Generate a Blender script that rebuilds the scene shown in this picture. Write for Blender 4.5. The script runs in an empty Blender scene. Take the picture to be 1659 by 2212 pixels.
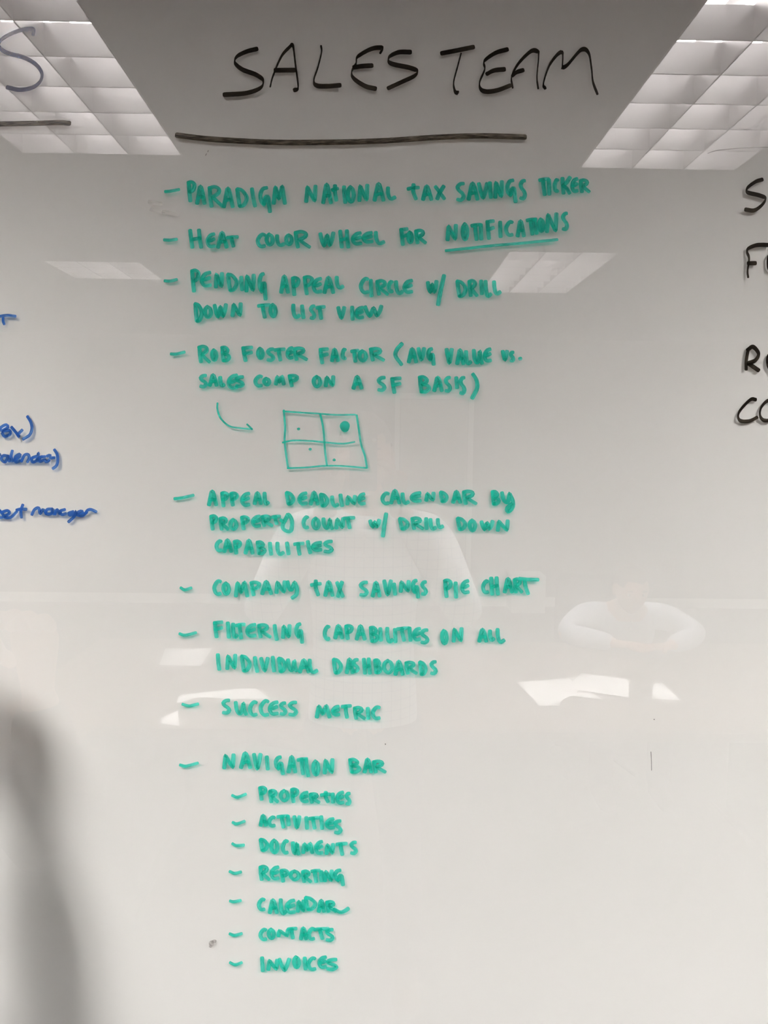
import bpy, bmesh, math, random
from mathutils import Vector, Matrix
random.seed(7)
C = bpy.context.scene.collection
SC = bpy.context.scene

# ------------------------------------------------------------ camera, world, exposure
F, PX, PY = 1788.0, 829.5, 1106.0
CAM = Vector((0.0, -1.0, 1.71))
vY = Vector(((808 - PX) / F, (950 - PY) / F, 1.0)).normalized()      # world +Y seen from the camera (right, down, forward)
vX = Vector((1.0, 0.0125, 0.0)); vX = (vX - vY * vX.dot(vY)).normalized()
vZ = vX.cross(vY)
def cam2world(c): return Vector((c.dot(vX), c.dot(vY), c.dot(vZ)))
right, down, fwd = cam2world(Vector((1, 0, 0))), cam2world(Vector((0, 1, 0))), cam2world(Vector((0, 0, 1)))
cd = bpy.data.cameras.new('camera'); cam = bpy.data.objects.new('camera', cd); C.objects.link(cam)
M = Matrix((right, -down, -fwd)).transposed().to_4x4(); M.translation = CAM
cam.matrix_world = M
cd.sensor_fit = 'VERTICAL'; cd.sensor_height = 36.0; cd.lens = F / 2212 * 36.0; cd.clip_start = 0.004
SC.camera = cam
w = bpy.data.worlds.new('world'); SC.world = w; w.use_nodes = True
w.node_tree.nodes['Background'].inputs[0].default_value = (0.9, 0.93, 1, 1)
w.node_tree.nodes['Background'].inputs[1].default_value = 0.03
SC.view_settings.view_transform = 'Standard'; SC.view_settings.look = 'None'
SC.view_settings.gamma = 1.0; SC.view_settings.exposure = 0.0; SC.view_settings.use_curve_mapping = False
SC.cycles.use_denoising = True; SC.cycles.use_adaptive_sampling = False
SC.cycles.max_bounces = 8; SC.cycles.diffuse_bounces = 4; SC.cycles.glossy_bounces = 4
SC.cycles.transparent_max_bounces = 32; SC.cycles.sample_clamp_indirect = 20
TUBE = 144.0                     # radiance of the fluorescent tubes
TUBE_COL = (1.0, 0.945, 0.925)
CEIL = 2.745

# ------------------------------------------------------------ materials
def mat(name, col=(.8, .8, .8), rough=.6, metal=0, noise=0, nscale=40, coat=0, bump=0, spec=.5):
    m = bpy.data.materials.new(name); m.use_nodes = True
    nt = m.node_tree; b = nt.nodes['Principled BSDF']
    b.inputs['Roughness'].default_value = rough; b.inputs['Metallic'].default_value = metal
    b.inputs['Base Color'].default_value = (*col, 1); b.inputs['Coat Weight'].default_value = coat
    b.inputs['Specular IOR Level'].default_value = spec
    tc = nt.nodes.new('ShaderNodeTexCoord'); n = nt.nodes.new('ShaderNodeTexNoise'); n.inputs['Scale'].default_value = nscale
    n.inputs['Detail'].default_value = 4
    nt.links.new(tc.outputs['Object'], n.inputs['Vector'])
    if noise:
        mx = nt.nodes.new('ShaderNodeMix'); mx.data_type = 'RGBA'
        mx.inputs[6].default_value = (*[c * (1 - noise) for c in col], 1); mx.inputs[7].default_value = (*[min(1, c * (1 + noise)) for c in col], 1)
        nt.links.new(n.outputs['Fac'], mx.inputs[0]); nt.links.new(mx.outputs[2], b.inputs['Base Color'])
    if bump:
        bp = nt.nodes.new('ShaderNodeBump'); bp.inputs['Strength'].default_value = bump; bp.inputs['Distance'].default_value = .003
        nt.links.new(n.outputs['Fac'], bp.inputs['Height']); nt.links.new(bp.outputs['Normal'], b.inputs['Normal'])
    return m

def ink(name, col, tint, base=.72, vary=.5, fade=.3, streak=5.0):
    m = bpy.data.materials.new(name); m.use_nodes = True; nt = m.node_tree; N = nt.nodes; L = nt.links
    N.remove(N['Principled BSDF']); out = N['Material Output']
    uv = N.new('ShaderNodeUVMap'); uv.uv_map = 'stroke'
    uv2 = N.new('ShaderNodeUVMap'); uv2.uv_map = 'along'
    sp = N.new('ShaderNodeSeparateXYZ'); L.new(uv2.outputs[0], sp.inputs[0])
    su = N.new('ShaderNodeSeparateXYZ'); L.new(uv.outputs[0], su.inputs[0])
    def mth(op, a, b):
        n = N.new('ShaderNodeMath'); n.operation = op
        for i, v in enumerate((a, b)):
            if isinstance(v, (int, float)): n.inputs[i].default_value = v
            else: L.new(v, n.inputs[i])
        return n.outputs[0]
    cb = N.new('ShaderNodeCombineXYZ')
    L.new(mth('MULTIPLY', su.outputs[0], 30.0), cb.inputs[0]); L.new(mth('MULTIPLY', su.outputs[1], streak), cb.inputs[1])
    L.new(mth('MULTIPLY', sp.outputs[1], 37.0), cb.inputs[2])
    ns = N.new('ShaderNodeTexNoise'); ns.inputs['Scale'].default_value = 1.0; ns.inputs['Detail'].default_value = 2
    L.new(cb.outputs[0], ns.inputs['Vector'])
    a = mth('ADD', mth('MULTIPLY', mth('SUBTRACT', ns.outputs['Fac'], .5), vary * 2), base)
    a = mth('SUBTRACT', a, mth('MULTIPLY', sp.outputs[0], fade))
    a = mth('MAXIMUM', mth('MINIMUM', a, .97), .12)
    df = N.new('ShaderNodeBsdfDiffuse'); df.inputs[0].default_value = (*col, 1)
    gl = N.new('ShaderNodeBsdfGlossy'); gl.inputs[1].default_value = .12
    fr = N.new('ShaderNodeFresnel'); fr.inputs[0].default_value = 1.5
    mg = N.new('ShaderNodeMixShader'); L.new(fr.outputs[0], mg.inputs[0]); L.new(df.outputs[0], mg.inputs[1]); L.new(gl.outputs[0], mg.inputs[2])
    tr = N.new('ShaderNodeBsdfTransparent'); tr.inputs[0].default_value = (*tint, 1)
    mx = N.new('ShaderNodeMixShader'); L.new(a, mx.inputs[0]); L.new(tr.outputs[0], mx.inputs[1]); L.new(mg.outputs[0], mx.inputs[2])
    L.new(mx.outputs[0], out.inputs[0])
    return m

GREEN = ink('green_marker', (0.010, 0.52, 0.38), (0.20, 0.93, 0.82), .58, .36, .30)
BLUE = ink('blue_marker', (0.02, 0.10, 0.42), (0.22, 0.45, 0.85), .72, .45, .25)
BLACK = ink('black_marker', (0.010, 0.008, 0.006), (0.34, 0.29, 0.23), .93, .30, .16, 7.0)
BLACKDRY = ink('dry_black_marker', (0.02, 0.016, 0.012), (0.46, 0.41, 0.34), .62, 1.1, .1, 11.0)
BLUEFADE = ink('blue_marker_drying', (0.012, 0.035, 0.15), (0.36, 0.36, 0.42), .9, .35, .42, 6.0)
GHOST = ink('faint_marker_residue', (0.25, 0.25, 0.24), (0.85, 0.85, 0.84), .25, .3, .1)
DIRT = ink('dark_scuff', (0.10, 0.09, 0.09), (0.7, 0.7, 0.7), .55, .5, .1)

def glass_mat():
    m = bpy.data.materials.new('clear_glass'); m.use_nodes = True; nt = m.node_tree; N = nt.nodes; L = nt.links
    N.remove(N['Principled BSDF'])
    tr = N.new('ShaderNodeBsdfTransparent'); tr.inputs[0].default_value = (0.985, 0.997, 0.99, 1)
    gl = N.new('ShaderNodeBsdfGlossy'); gl.inputs[1].default_value = 0.0
    # light leaving the pane sees the same reflectance as light entering it (a thin straight-through pane)
    ge = N.new('ShaderNodeNewGeometry'); mr = N.new('ShaderNodeMapRange'); mr.inputs[3].default_value = 1.8; mr.inputs[4].default_value = 1 / 1.8
    L.new(ge.outputs['Backfacing'], mr.inputs[0])
    fr = N.new('ShaderNodeFresnel'); L.new(mr.outputs[0], fr.inputs[0])
    mx = N.new('ShaderNodeMixShader'); L.new(fr.outputs[0], mx.inputs[0]); L.new(tr.outputs[0], mx.inputs[1]); L.new(gl.outputs[0], mx.inputs[2])
    L.new(mx.outputs[0], N['Material Output'].inputs[0]); return m
GLASS = glass_mat()
PAINT = mat('white_back_paint', (0.80, 0.795, 0.775), .9, noise=.008, nscale=2, spec=0)
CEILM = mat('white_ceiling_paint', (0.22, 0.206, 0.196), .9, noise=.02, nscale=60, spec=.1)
WALLM = mat('warm_grey_wall_paint', (0.24, 0.225, 0.21), .85, noise=.02, nscale=30, spec=.2)
CARPET = mat('grey_carpet', (0.07, 0.068, 0.068), .95, noise=.3, nscale=300, bump=.6, spec=.1)
ALU = mat('satin_louvre_metal', (0.053, 0.0488, 0.051), .35, noise=.25, nscale=9, spec=.5)
ALUIN = mat('white_enamel_reflector', (0.85, 0.85, 0.85), .5)
WOOD = mat('dark_walnut_veneer', (0.10, 0.065, 0.045), .35, noise=.35, nscale=12)
STEEL = mat('brushed_steel', (0.5, 0.5, 0.5), .35, metal=1)
PAPERM = mat('white_paper', (0.86, 0.86, 0.84), .8, noise=.02, spec=.2)
PLASTIC = mat('black_plastic', (0.02, 0.02, 0.022), .4)
FABRIC = mat('dark_grey_chair_fabric', (0.06, 0.06, 0.065), .9, noise=.3, nscale=200)
SKIN = mat('skin', (0.58, 0.36, 0.27), .5, noise=.06, nscale=15)
HAIR = mat('brown_hair', (0.05, 0.032, 0.02), .6, noise=.4, nscale=90)
JEANS = mat('navy_trousers', (0.03, 0.04, 0.07), .9, noise=.2, nscale=150)
SHIRTB = mat('pale_blue_shirt', (0.50, 0.54, 0.60), .85, noise=.04, nscale=20)
LEATHER = mat('brown_leather', (0.07, 0.035, 0.02), .4)
EYEW = mat('eye_white', (0.8, 0.78, 0.75), .2); EYED = mat('eye_iris', (0.04, 0.03, 0.02), .2)
LIPS = mat('lips', (0.42, 0.19, 0.16), .5)
DOORM = mat('light_grey_door_paint', (0.62, 0.61, 0.58), .5); TRIMM = mat('white_trim_paint', (0.85, 0.84, 0.82), .4)
def tube_mat():
    m = bpy.data.materials.new('lit_fluorescent_tube'); m.use_nodes = True; nt = m.node_tree
    nt.nodes.remove(nt.nodes['Principled BSDF']); e = nt.nodes.new('ShaderNodeEmission')
    e.inputs[0].default_value = (*TUBE_COL, 1); e.inputs[1].default_value = TUBE
    nt.links.new(e.outputs[0], nt.nodes['Material Output'].inputs[0]); m.cycles.emission_sampling = 'FRONT'; return m
TUBEM = tube_mat()
def plaid_mat():
    m = mat('white_plaid_cotton', (0.70, 0.72, 0.73), .9); nt = m.node_tree; N = nt.nodes; L = nt.links
    tc = N.new('ShaderNodeTexCoord'); sp = N.new('ShaderNodeSeparateXYZ'); L.new(tc.outputs['Object'], sp.inputs[0])
    def line(o, period, width):
        a = N.new('ShaderNodeMath'); a.operation = 'PINGPONG'; L.new(o, a.inputs[0]); a.inputs[1].default_value = period
        b = N.new('ShaderNodeMath'); b.operation = 'LESS_THAN'; L.new(a.outputs[0], b.inputs[0]); b.inputs[1].default_value = width; return b.outputs[0]
    s = N.new('ShaderNodeMath'); s.operation = 'ADD'; L.new(line(sp.outputs[0], .014, .0016), s.inputs[0]); L.new(line(sp.outputs[2], .014, .0016), s.inputs[1])
    t = N.new('ShaderNodeMath'); t.operation = 'MULTIPLY'; t.inputs[1].default_value = .5; L.new(s.outputs[0], t.inputs[0])
    mx = N.new('ShaderNodeMix'); mx.data_type = 'RGBA'; mx.inputs[6].default_value = (.72, .74, .75, 1); mx.inputs[7].default_value = (.16, .24, .36, 1)
    L.new(t.outputs[0], mx.inputs[0]); L.new(mx.outputs[2], N['Principled BSDF'].inputs['Base Color']); return m
PLAID = plaid_mat()

# ------------------------------------------------------------ helpers
def tag(o, label=None, cat=None, group=None, kind=None):
    if label: o['label'] = label
    if cat: o['category'] = cat
    if group: o['group'] = group
    if kind: o['kind'] = kind
    return o
def obj(name, bm, m, parent=None, smooth=False, data=None):
    if data is None:
        me = bpy.data.meshes.new(name); bm.to_mesh(me); bm.free(); me.materials.append(m)
        if smooth:
            for p in me.polygons: p.use_smooth = True
    else: me = data
    o = bpy.data.objects.new(name, me); C.objects.link(o)
    if parent: o.parent = parent
    return o
def empty(name, loc=(0, 0, 0), rz=0):
    o = bpy.data.objects.new(name, None); C.objects.link(o); o.location = loc; o.rotation_euler = (0, 0, rz); o.empty_display_size = .1
    return o
def box(bm, x0, x1, y0, y1, z0, z1):
    v = [bm.verts.new((x, y, z)) for z in (z0, z1) for y in (y0, y1) for x in (x0, x1)]
    for f in ((0, 2, 3, 1), (4, 5, 7, 6), (0, 1, 5, 4), (2, 6, 7, 3), (0, 4, 6, 2), (1, 3, 7, 5)):
        bm.faces.new([v[i] for i in f])
    return v
def rbox(bm, x0, x1, y0, y1, z0, z1, r=.003, seg=2):
    b2 = bmesh.new(); box(b2, x0, x1, y0, y1, z0, z1)
    bmesh.ops.bevel(b2, geom=b2.edges[:], offset=r, segments=seg, affect='EDGES')
    me = bpy.data.meshes.new('tmp'); b2.to_mesh(me); b2.free(); bm.from_mesh(me); bpy.data.meshes.remove(me)
def cyl(bm, p0, p1, r, seg=12, r2=None):
    p0, p1 = Vector(p0), Vector(p1); d = p1 - p0
    q = d.to_track_quat('Z', 'Y').to_matrix().to_4x4(); q.translation = (p0 + p1) / 2
    bmesh.ops.create_cone(bm, cap_ends=True, segments=seg, radius1=r, radius2=r if r2 is None else r2, depth=d.length, matrix=q)
def sphere(bm, c, s, u=16, v=12, rot=None):
    m = Matrix.Translation(c) @ (rot.to_4x4() if rot else Matrix.Identity(4)) @ Matrix.Diagonal((*s, 1))
    bmesh.ops.create_uvsphere(bm, u_segments=u, v_segments=v, radius=1, matrix=m)

# ------------------------------------------------------------ room shell
RX0, RX1, RY0 = -4.6, 4.8, -7.5
FIX = []          # x0, x1, y0, y1, columns, rows of every recessed fitting
FIX.append((0.764, 1.360, -2.235, -1.020, 3, 6))
FIX.append((-1.309, -0.717, -2.175, -0.990, 3, 6))
FIX.append((0.728, 1.333, -4.885, -3.630, 3, 6))
FIX.append((-1.980, -1.406, -4.600, -4.065, 3, 3))
def slab(name, x0, x1, y0, y1, z0, z1, m):
    bm = bmesh.new(); box(bm, x0, x1, y0, y1, z0, z1); return tag(obj(name, bm, m), kind='structure')
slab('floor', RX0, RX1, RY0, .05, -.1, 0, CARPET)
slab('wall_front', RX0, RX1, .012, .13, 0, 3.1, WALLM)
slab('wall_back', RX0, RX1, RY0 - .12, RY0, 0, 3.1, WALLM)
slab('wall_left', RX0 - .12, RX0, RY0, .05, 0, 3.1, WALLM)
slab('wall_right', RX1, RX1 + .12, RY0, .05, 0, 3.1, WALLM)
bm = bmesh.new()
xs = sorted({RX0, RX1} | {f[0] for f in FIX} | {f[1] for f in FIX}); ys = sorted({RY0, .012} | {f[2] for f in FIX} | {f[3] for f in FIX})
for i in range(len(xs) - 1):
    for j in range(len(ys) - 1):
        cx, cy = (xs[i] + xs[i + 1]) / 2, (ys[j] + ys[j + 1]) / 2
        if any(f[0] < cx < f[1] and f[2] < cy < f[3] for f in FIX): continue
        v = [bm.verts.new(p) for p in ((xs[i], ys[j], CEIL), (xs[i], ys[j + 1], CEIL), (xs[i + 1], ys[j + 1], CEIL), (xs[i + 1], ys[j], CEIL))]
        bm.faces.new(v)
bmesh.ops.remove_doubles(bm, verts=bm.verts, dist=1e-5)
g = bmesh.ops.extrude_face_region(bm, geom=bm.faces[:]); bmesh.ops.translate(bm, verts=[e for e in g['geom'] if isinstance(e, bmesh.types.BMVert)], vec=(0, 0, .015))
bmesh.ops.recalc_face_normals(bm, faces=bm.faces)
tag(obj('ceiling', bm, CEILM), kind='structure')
for nm, a in (('baseboard_back', (RX0, RX1, RY0, RY0 + .012)), ('baseboard_left', (RX0, RX0 + .012, RY0 + .012, 0)), ('baseboard_right', (RX1 - .012, RX1, RY0 + .012, 0)), ('baseboard_front', (RX0 + .012, RX1 - .012, 0, .012))):
    slab(nm, *a, 0, .1, TRIMM)
# door in the back wall, seen faintly in the glass
d = tag(empty('door_1', (.61, RY0, 0)), kind='structure')
bm = bmesh.new(); rbox(bm, -.34, .34, .002, .045, .005, 2.12); obj('door_leaf', bm, DOORM, d)
bm = bmesh.new(); box(bm, -.40, -.35, .002, .06, 0, 2.18); box(bm, .35, .40, .002, .06, 0, 2.18); box(bm, -.40, .40, .002, .062, 2.13, 2.185); obj('door_frame', bm, TRIMM, d)
bm = bmesh.new(); cyl(bm, (-.28, .045, 1.0), (-.28, .09, 1.0), .011); cyl(bm, (-.285, .088, 1.0), (-.17, .088, 1.0), .009); obj('door_handle', bm, STEEL, d)

# ------------------------------------------------------------ recessed parabolic fittings
def fitting(k, x0, x1, y0, y1, nc, nr):
    cx, cy = (x0 + x1) / 2, (y0 + y1) / 2; hx, hy = (x1 - x0) / 2, (y1 - y0) / 2
    t = empty('ceiling_light', (cx, cy, CEIL))
    BH = .087; TZ = .150
    bm = bmesh.new(); th = .004                                   # housing: four sides and a roof, open below
    e = .0015
    for a in ((-hx + e, -hx + th, -hy + e, hy - e), (hx - th, hx - e, -hy + e, hy - e), (-hx + th, hx - th, -hy + e, -hy + th), (-hx + th, hx - th, hy - th, hy - e)):
        box(bm, *a, 0, .185)
    box(bm, -hx + e, hx - e, -hy + e, hy - e, .185, .19)
    obj('housing', bm, ALUIN, t)
    ix, iy = hx - th, hy - th
    # cross blades: V section with a thin lower edge and slightly concave faces
    def blade(length, along_x, pos, half=0):
        bm = bmesh.new(); prof = []
        for s, lo in ((-1, 0), (1, 0)):
            pass
        zs = [0, .03, .06, BH]; ws = [.0022, .0020, .0022, .0026]
        L_ = [(-w_, z) for w_, z in zip(ws, zs)]; R_ = [(w_, z) for w_, z in zip(ws, zs)][::-1]
        if half == 1: L_ = [(0, z) for z in zs]
        if half == -1: R_ = [(0, z) for z in zs][::-1]
        prof = L_ + R_
        a = [bm.verts.new(((-length / 2, p[0] + pos, p[1]) if along_x else (p[0] + pos, -length / 2, p[1]))) for p in prof]
        b = [bm.verts.new(((length / 2, p[0] + pos, p[1]) if along_x else (p[0] + pos, length / 2, p[1]))) for p in prof]
        n = len(prof)
        for i in range(n): bm.faces.new((a[i], a[(i + 1) % n], b[(i + 1) % n], b[i]))
        bm.faces.new(a[::-1]); bm.faces.new(b); bmesh.ops.recalc_face_normals(bm, faces=bm.faces)
        return bm
    for i in range(1, nc): obj('louvre_rib', blade(2 * iy, False, -ix + 2 * ix * i / nc), ALU, t)
    for j in range(1, nr): obj('louvre_blade', blade(2 * ix, True, -iy + 2 * iy * j / nr), ALU, t)
    for s in (-1, 1):
        obj('louvre_rib', blade(2 * iy, False, s * ix, -s), ALU, t); obj('louvre_blade', blade(2 * ix, True, s * iy, -s), ALU, t)
    for i in range(nc):
        for q in (-1, 0, 1):                                      # three thick tubes side by side above each row of cells
            x = -ix + 2 * ix * (i + .5) / nc + q * .046
            bm = bmesh.new(); cyl(bm, (x, -iy + .012, TZ), (x, iy - .012, TZ), .019, 12); o = obj('fluorescent_tube', bm, TUBEM, t)
            for s in (-1, 1):
                bm = bmesh.new(); cyl(bm, (x, s * (iy - .012), TZ), (x, s * (iy - .001), TZ), .0195, 12); obj('end_cap', bm, ALUIN, o)
    return t
FL = ['long recessed ceiling light with eighteen louvre cells, reflected at the upper right of the board',
      'long recessed ceiling light with eighteen louvre cells, reflected at the upper left of the board',
      'farther long recessed ceiling light reflected small beside the words about drilling down',
      'short square recessed ceiling light with nine louvre cells, reflected small at left']
for k, f in enumerate(FIX): tag(fitting(k, *f), FL[k], 'ceiling light', 'recessed louvred ceiling lights')

# ------------------------------------------------------------ the glass board
board = tag(empty('whiteboard', (0, 0, .5)), 'white back-painted glass board with green handwritten list under a black heading', 'whiteboard')
BX0, BX1, BZ0, BZ1 = -2.0, 2.2, .45, 2.62
def bobj(name, bm, m, **k):
    o = obj(name, bm, m, board); o.location = (0, 0, -.5); return o
bm = bmesh.new(); box(bm, BX0, BX1, 0, .0115, BZ0, BZ1); bobj('painted_back', bm, PAINT)
GY = -.0042
bm = bmesh.new(); v = box(bm, BX0, BX1, GY, -.0002, BZ0, BZ1)
for f in [f for f in bm.faces if abs(f.normal.y - 1) < .1 or f.calc_center_median().y > -.001]: bm.faces.remove(f)
bmesh.ops.recalc_face_normals(bm, faces=bm.faces)
if sum(f.normal.y for f in bm.faces) > 0: bmesh.ops.reverse_faces(bm, faces=bm.faces)
bobj('glass_pane', bm, GLASS)

def on_board(px, py, y=GY):
    d_ = cam2world(Vector(((px - PX) / F, (py - PY) / F, 1))); t = (y - CAM.y) / d_.y; return CAM + d_ * t
def at_height(px, py, z):
    """a point of the room at height z that the board mirrors at this place of the photograph"""
    d_ = cam2world(Vector(((px - PX) / F, (py - PY) / F, 1))); t = (z - CAM.z) / d_.z; p = CAM + d_ * t; return Vector((p.x, -p.y + 2 * GY, p.z))

def smooth(pts, closed=False):
    if len(pts) < 3: a, b = pts[0], pts[-1]; n = max(2, int(math.dist(a, b) / 4)); return [(a[0] + (b[0] - a[0]) * i / n, a[1] + (b[1] - a[1]) * i / n) for i in range(n + 1)]
    out = []
    for i in range(len(pts) - 1):
        p1, p2 = pts[i], pts[i + 1]
        if p1 == p2: continue
        p0 = pts[i - 1] if i else (2 * p1[0] - p2[0], 2 * p1[1] - p2[1]); p3 = pts[i + 2] if i + 2 < len(pts) else (2 * p2[0] - p1[0], 2 * p2[1] - p1[1])
        n = max(2, int(math.dist(p1, p2) / 2.2))
        for k in range(n):
            t = k / n
            out.append(tuple(.5 * (2 * p1[c] + (p2[c] - p0[c]) * t + (2 * p0[c] - 5 * p1[c] + 4 * p2[c] - p3[c]) * t * t + (-p0[c] + 3 * p1[c] - 3 * p2[c] + p3[c]) * t ** 3) for c in (0, 1)))
    out.append(pts[-1]); return out

class Ink:
    def __init__(s): s.bm = bmesh.new(); s.uv = s.bm.loops.layers.uv.new('stroke'); s.ua = s.bm.loops.layers.uv.new('along'); s.k = 0
    def stroke(s, pts, nib, wob=.35):
        """nib = (width across vertical strokes, width across horizontal strokes, nib angle) in px"""
        q = smooth(pts); n = len(q)
        if n < 2: return
        y = GY - .00012 - .00002 * (s.k % 22); s.k += 1
        rnd = random.random(); wv, wh, an = nib; rows = []; dist = 0
        tot = sum(math.dist(q[i], q[i + 1]) for i in range(n - 1)) or 1
        ph = random.random() * 6
        for i in range(n):
            a, b = q[max(0, i - 1)], q[min(n - 1, i + 1)]; dx, dy = b[0] - a[0], b[1] - a[1]; l = math.hypot(dx, dy) or 1; dx /= l; dy /= l
            if i: dist += math.dist(q[i - 1], q[i])
            nx, ny = -dy, dx
            ca, sa = math.cos(an), math.sin(an)
            # support of the elliptical nib in the direction normal to the stroke
            u, v_ = nx * ca + ny * sa, -nx * sa + ny * ca
            h = .5 * math.hypot(wv * u, wh * v_) + .5 * wob * .4 * math.sin(dist * .5 + ph)
            rows.append((q[i], (nx, ny), h, dist, (dx, dy)))
        # round ends
        def cap(r, sgn):
            (x, yy), (nx, ny), h, ds, (dx, dy) = r; o = []
            for t in (.85, .5):
                c_ = math.sqrt(1 - t * t); o.append(((x + sgn * dx * h * t * .8, yy + sgn * dy * h * t * .8), (nx, ny), h * c_, ds, (dx, dy)))
            return o
        rows = cap(rows[0], -1) + rows + cap(rows[-1], 1)[::-1]
        prev = None
        for (p, nn, h, ds, _) in rows:
            A = s.bm.verts.new(on_board(p[0] + nn[0] * h, p[1] + nn[1] * h, y)); B = s.bm.verts.new(on_board(p[0] - nn[0] * h, p[1] - nn[1] * h, y))
            cur = (A, B, ds / F, ds / tot)
            if prev:
                f = s.bm.faces.new((prev[0], prev[1], B, A))
                for lp, (uu, vv, tt) in zip(f.loops, ((prev[2], 0, prev[3]), (prev[2], 1, prev[3]), (cur[2], 1, cur[3]), (cur[2], 0, cur[3]))):
                    lp[s.uv].uv = (uu * 3, vv); lp[s.ua].uv = (tt, rnd)
            prev = cur
    def blob(s, c, rx, ry):
        y = GY - .00012 - .00002 * (s.k % 22); s.k += 1
        ring = [s.bm.verts.new(on_board(c[0] + rx * math.cos(a) * (1 + .06 * math.sin(3 * a + c[0])), c[1] + ry * math.sin(a), y)) for a in [2 * math.pi * i / 20 for i in range(20)]]
        f = s.bm.faces.new(ring)
        for lp in f.loops: lp[s.uv].uv = ((lp.vert.co.x) * 3, lp.vert.co.z * 20); lp[s.ua].uv = (.1, c[0] % 1)
    def build(s, name, m, label=None, parent=None):
        bmesh.ops.recalc_face_normals(s.bm, faces=s.bm.faces)
        for f in s.bm.faces:
            if f.normal.y > 0: f.normal_flip()
        o = bobj(name, s.bm, m)
        if parent: o.parent = parent; o.location = (0, 0, 0)
        if label: o['label'] = label
        return o

G = {  # hand-printed capitals in a unit box, y down
 'A': ['0,1 .2,.5 .40,.02 .55,.02 .8,.5 1,1', '.22,.66 .5,.6 .82,.62'],
 'B': ['.08,.0 .14,.5 .24,1', '.0,.04 .45,.0 .78,.2 .6,.4 .25,.5 .75,.55 1,.75 .7,.97 .25,1'],
 'C': ['1,.06 .72,.0 .3,.18 .02,.5 .14,.82 .5,1 1,.96'],
 'D': ['.02,.04 .12,.5 .26,.98', '0,.02 .5,.1 .95,.42 .95,.7 .65,.95 .28,1'],
 'E': ['.95,.0 .5,.08 .12,.35 .05,.68 .35,.96 1,.93', '.12,.52 .5,.5 .92,.38'],
 'F': ['.03,.02 .12,.5 .26,1', '0,.06 .5,.02 .92,.0', '.1,.5 .5,.44 .9,.38'],
 'G': ['.66,.0 .3,.05 .04,.28 .12,.56 .42,.72', '.40,.66 .55,.42 .78,.36 .86,.6 .98,1'],
 'H': ['.03,.02 .1,.5 .2,1', '.80,.0 .86,.5 .98,1', '.1,.55 .88,.48'],
 'I': ['.1,0 .4,.5 .9,1'],
 'K': ['.05,.05 .1,.5 .2,1', '.98,.0 .6,.3 .15,.55', '.2,.52 .6,.7 .95,1'],
 'L': ['.05,0 .08,.45 .28,.9 .55,1 1,.86'],
 'M': ['0,1 .08,.5 .16,.05 .16,.05 .45,.75 .45,.75 .76,.0 .76,.0 .88,.5 1,1'],
 'N': ['0,1 .06,.5 .12,.05 .12,.05 .45,.5 .86,.95 .86,.95 .92,.5 .95,.0'],
 'O': ['.48,.0 .12,.2 .02,.6 .3,.96 .7,.96 .98,.6 .8,.15 .42,.02'],
 'P': ['.06,.02 .16,.5 .32,1', '0,.06 .5,.0 .98,.12 .85,.38 .5,.5 .18,.52'],
 'R': ['.06,.04 .1,.5 .2,1', '0,.08 .4,.0 .72,.1 .7,.32 .3,.52 .3,.52 .6,.75 1,1'],
 'S': ['.92,.02 .5,.04 .1,.22 .3,.42 .75,.58 .95,.78 .6,.98 .08,.95'],
 'T': ['.40,.06 .46,.5 .58,1', '0,.10 .5,.04 1,.02'],
 'U': ['.02,.0 .1,.6 .35,.96 .6,.75 .75,.05 .75,.05 .82,.6 1,1'],
 'V': ['.02,.0 .25,.6 .5,1 .5,1 .75,.55 .95,.0'],
 'W': ['.0,.05 .12,.6 .28,1 .28,1 .52,.15 .52,.15 .72,.95 .72,.95 .9,.5 1,.0'],
 'X': ['.02,.02 .5,.5 1,1', '.9,.0 .5,.5 .22,1'],
 'Y': ['.02,.02 .15,.38 .4,.52 .75,.05 .75,.05 .98,.4 .92,.8 .5,1'],
 'g': ['.5,.0 .1,.25 .3,.5 .75,.3 .75,.3 .98,.6 .8,.98 .5,.8'],
 'w': ['.0,.1 .12,.7 .3,1 .3,1 .5,.25 .5,.25 .72,1 .72,1 .9,.5 .98,.0'],
 '9': ['.02,.02 .2,.42 .55,.5 .7,.05 .7,.05 1,.45 .95,.8 .55,1 .5,.8 .9,.6'],
 'u': ['.02,.0 .05,.5 .3,.98 .6,.9 .8,.05 .8,.05 .85,.6 .8,1'],
 '/': ['1,0 .5,.5 0,1'],
 '(': ['1,0 .2,.3 .05,.6 .95,1'],
 ')': ['.1,0 .85,.25 .95,.6 0,1'],
 't': ['.5,0 .5,.5 .75,1', '0,.3 .5,.22 1,.2'],
}
GN = (9.3, 7.6, 0.35)
def P(s): return [tuple(float(c) for c in p.split(',')) for p in s.split()]
def word(frame, spec, label, name='handwritten_word', m=GREEN, nib=GN, extra=()):
    ox, oy, sc = frame; I_ = Ink()
    for item in spec.split('|'):
        item = item.strip(); ch, rest = item[0], item[1:].strip(); x0, y0, x1, y1 = [float(c) for c in rest.split(',')]
        x0, x1 = ox + x0 / sc, ox + x1 / sc; y0, y1 = oy + y0 / sc, oy + y1 / sc
        hw = nib[0] * .42; hh = nib[1] * .42
        x0 += hw; x1 -= hw; y0 += hh; y1 -= hh
        if x1 - x0 < 2: x0 = x1 = (x0 + x1) / 2; x0 -= .8; x1 += .8
        for st in G[ch]:
            I_.stroke([(x0 + (x1 - x0) * a + random.uniform(-.5, .5) if i in (0,) else x0 + (x1 - x0) * a, y0 + (y1 - y0) * b) for i, (a, b) in enumerate(P(st))], nib)
    for e in extra: I_.stroke([(ox + a / sc, oy + b / sc) for a, b in P(e)], nib)
    return I_.build(name, m, label)
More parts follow.
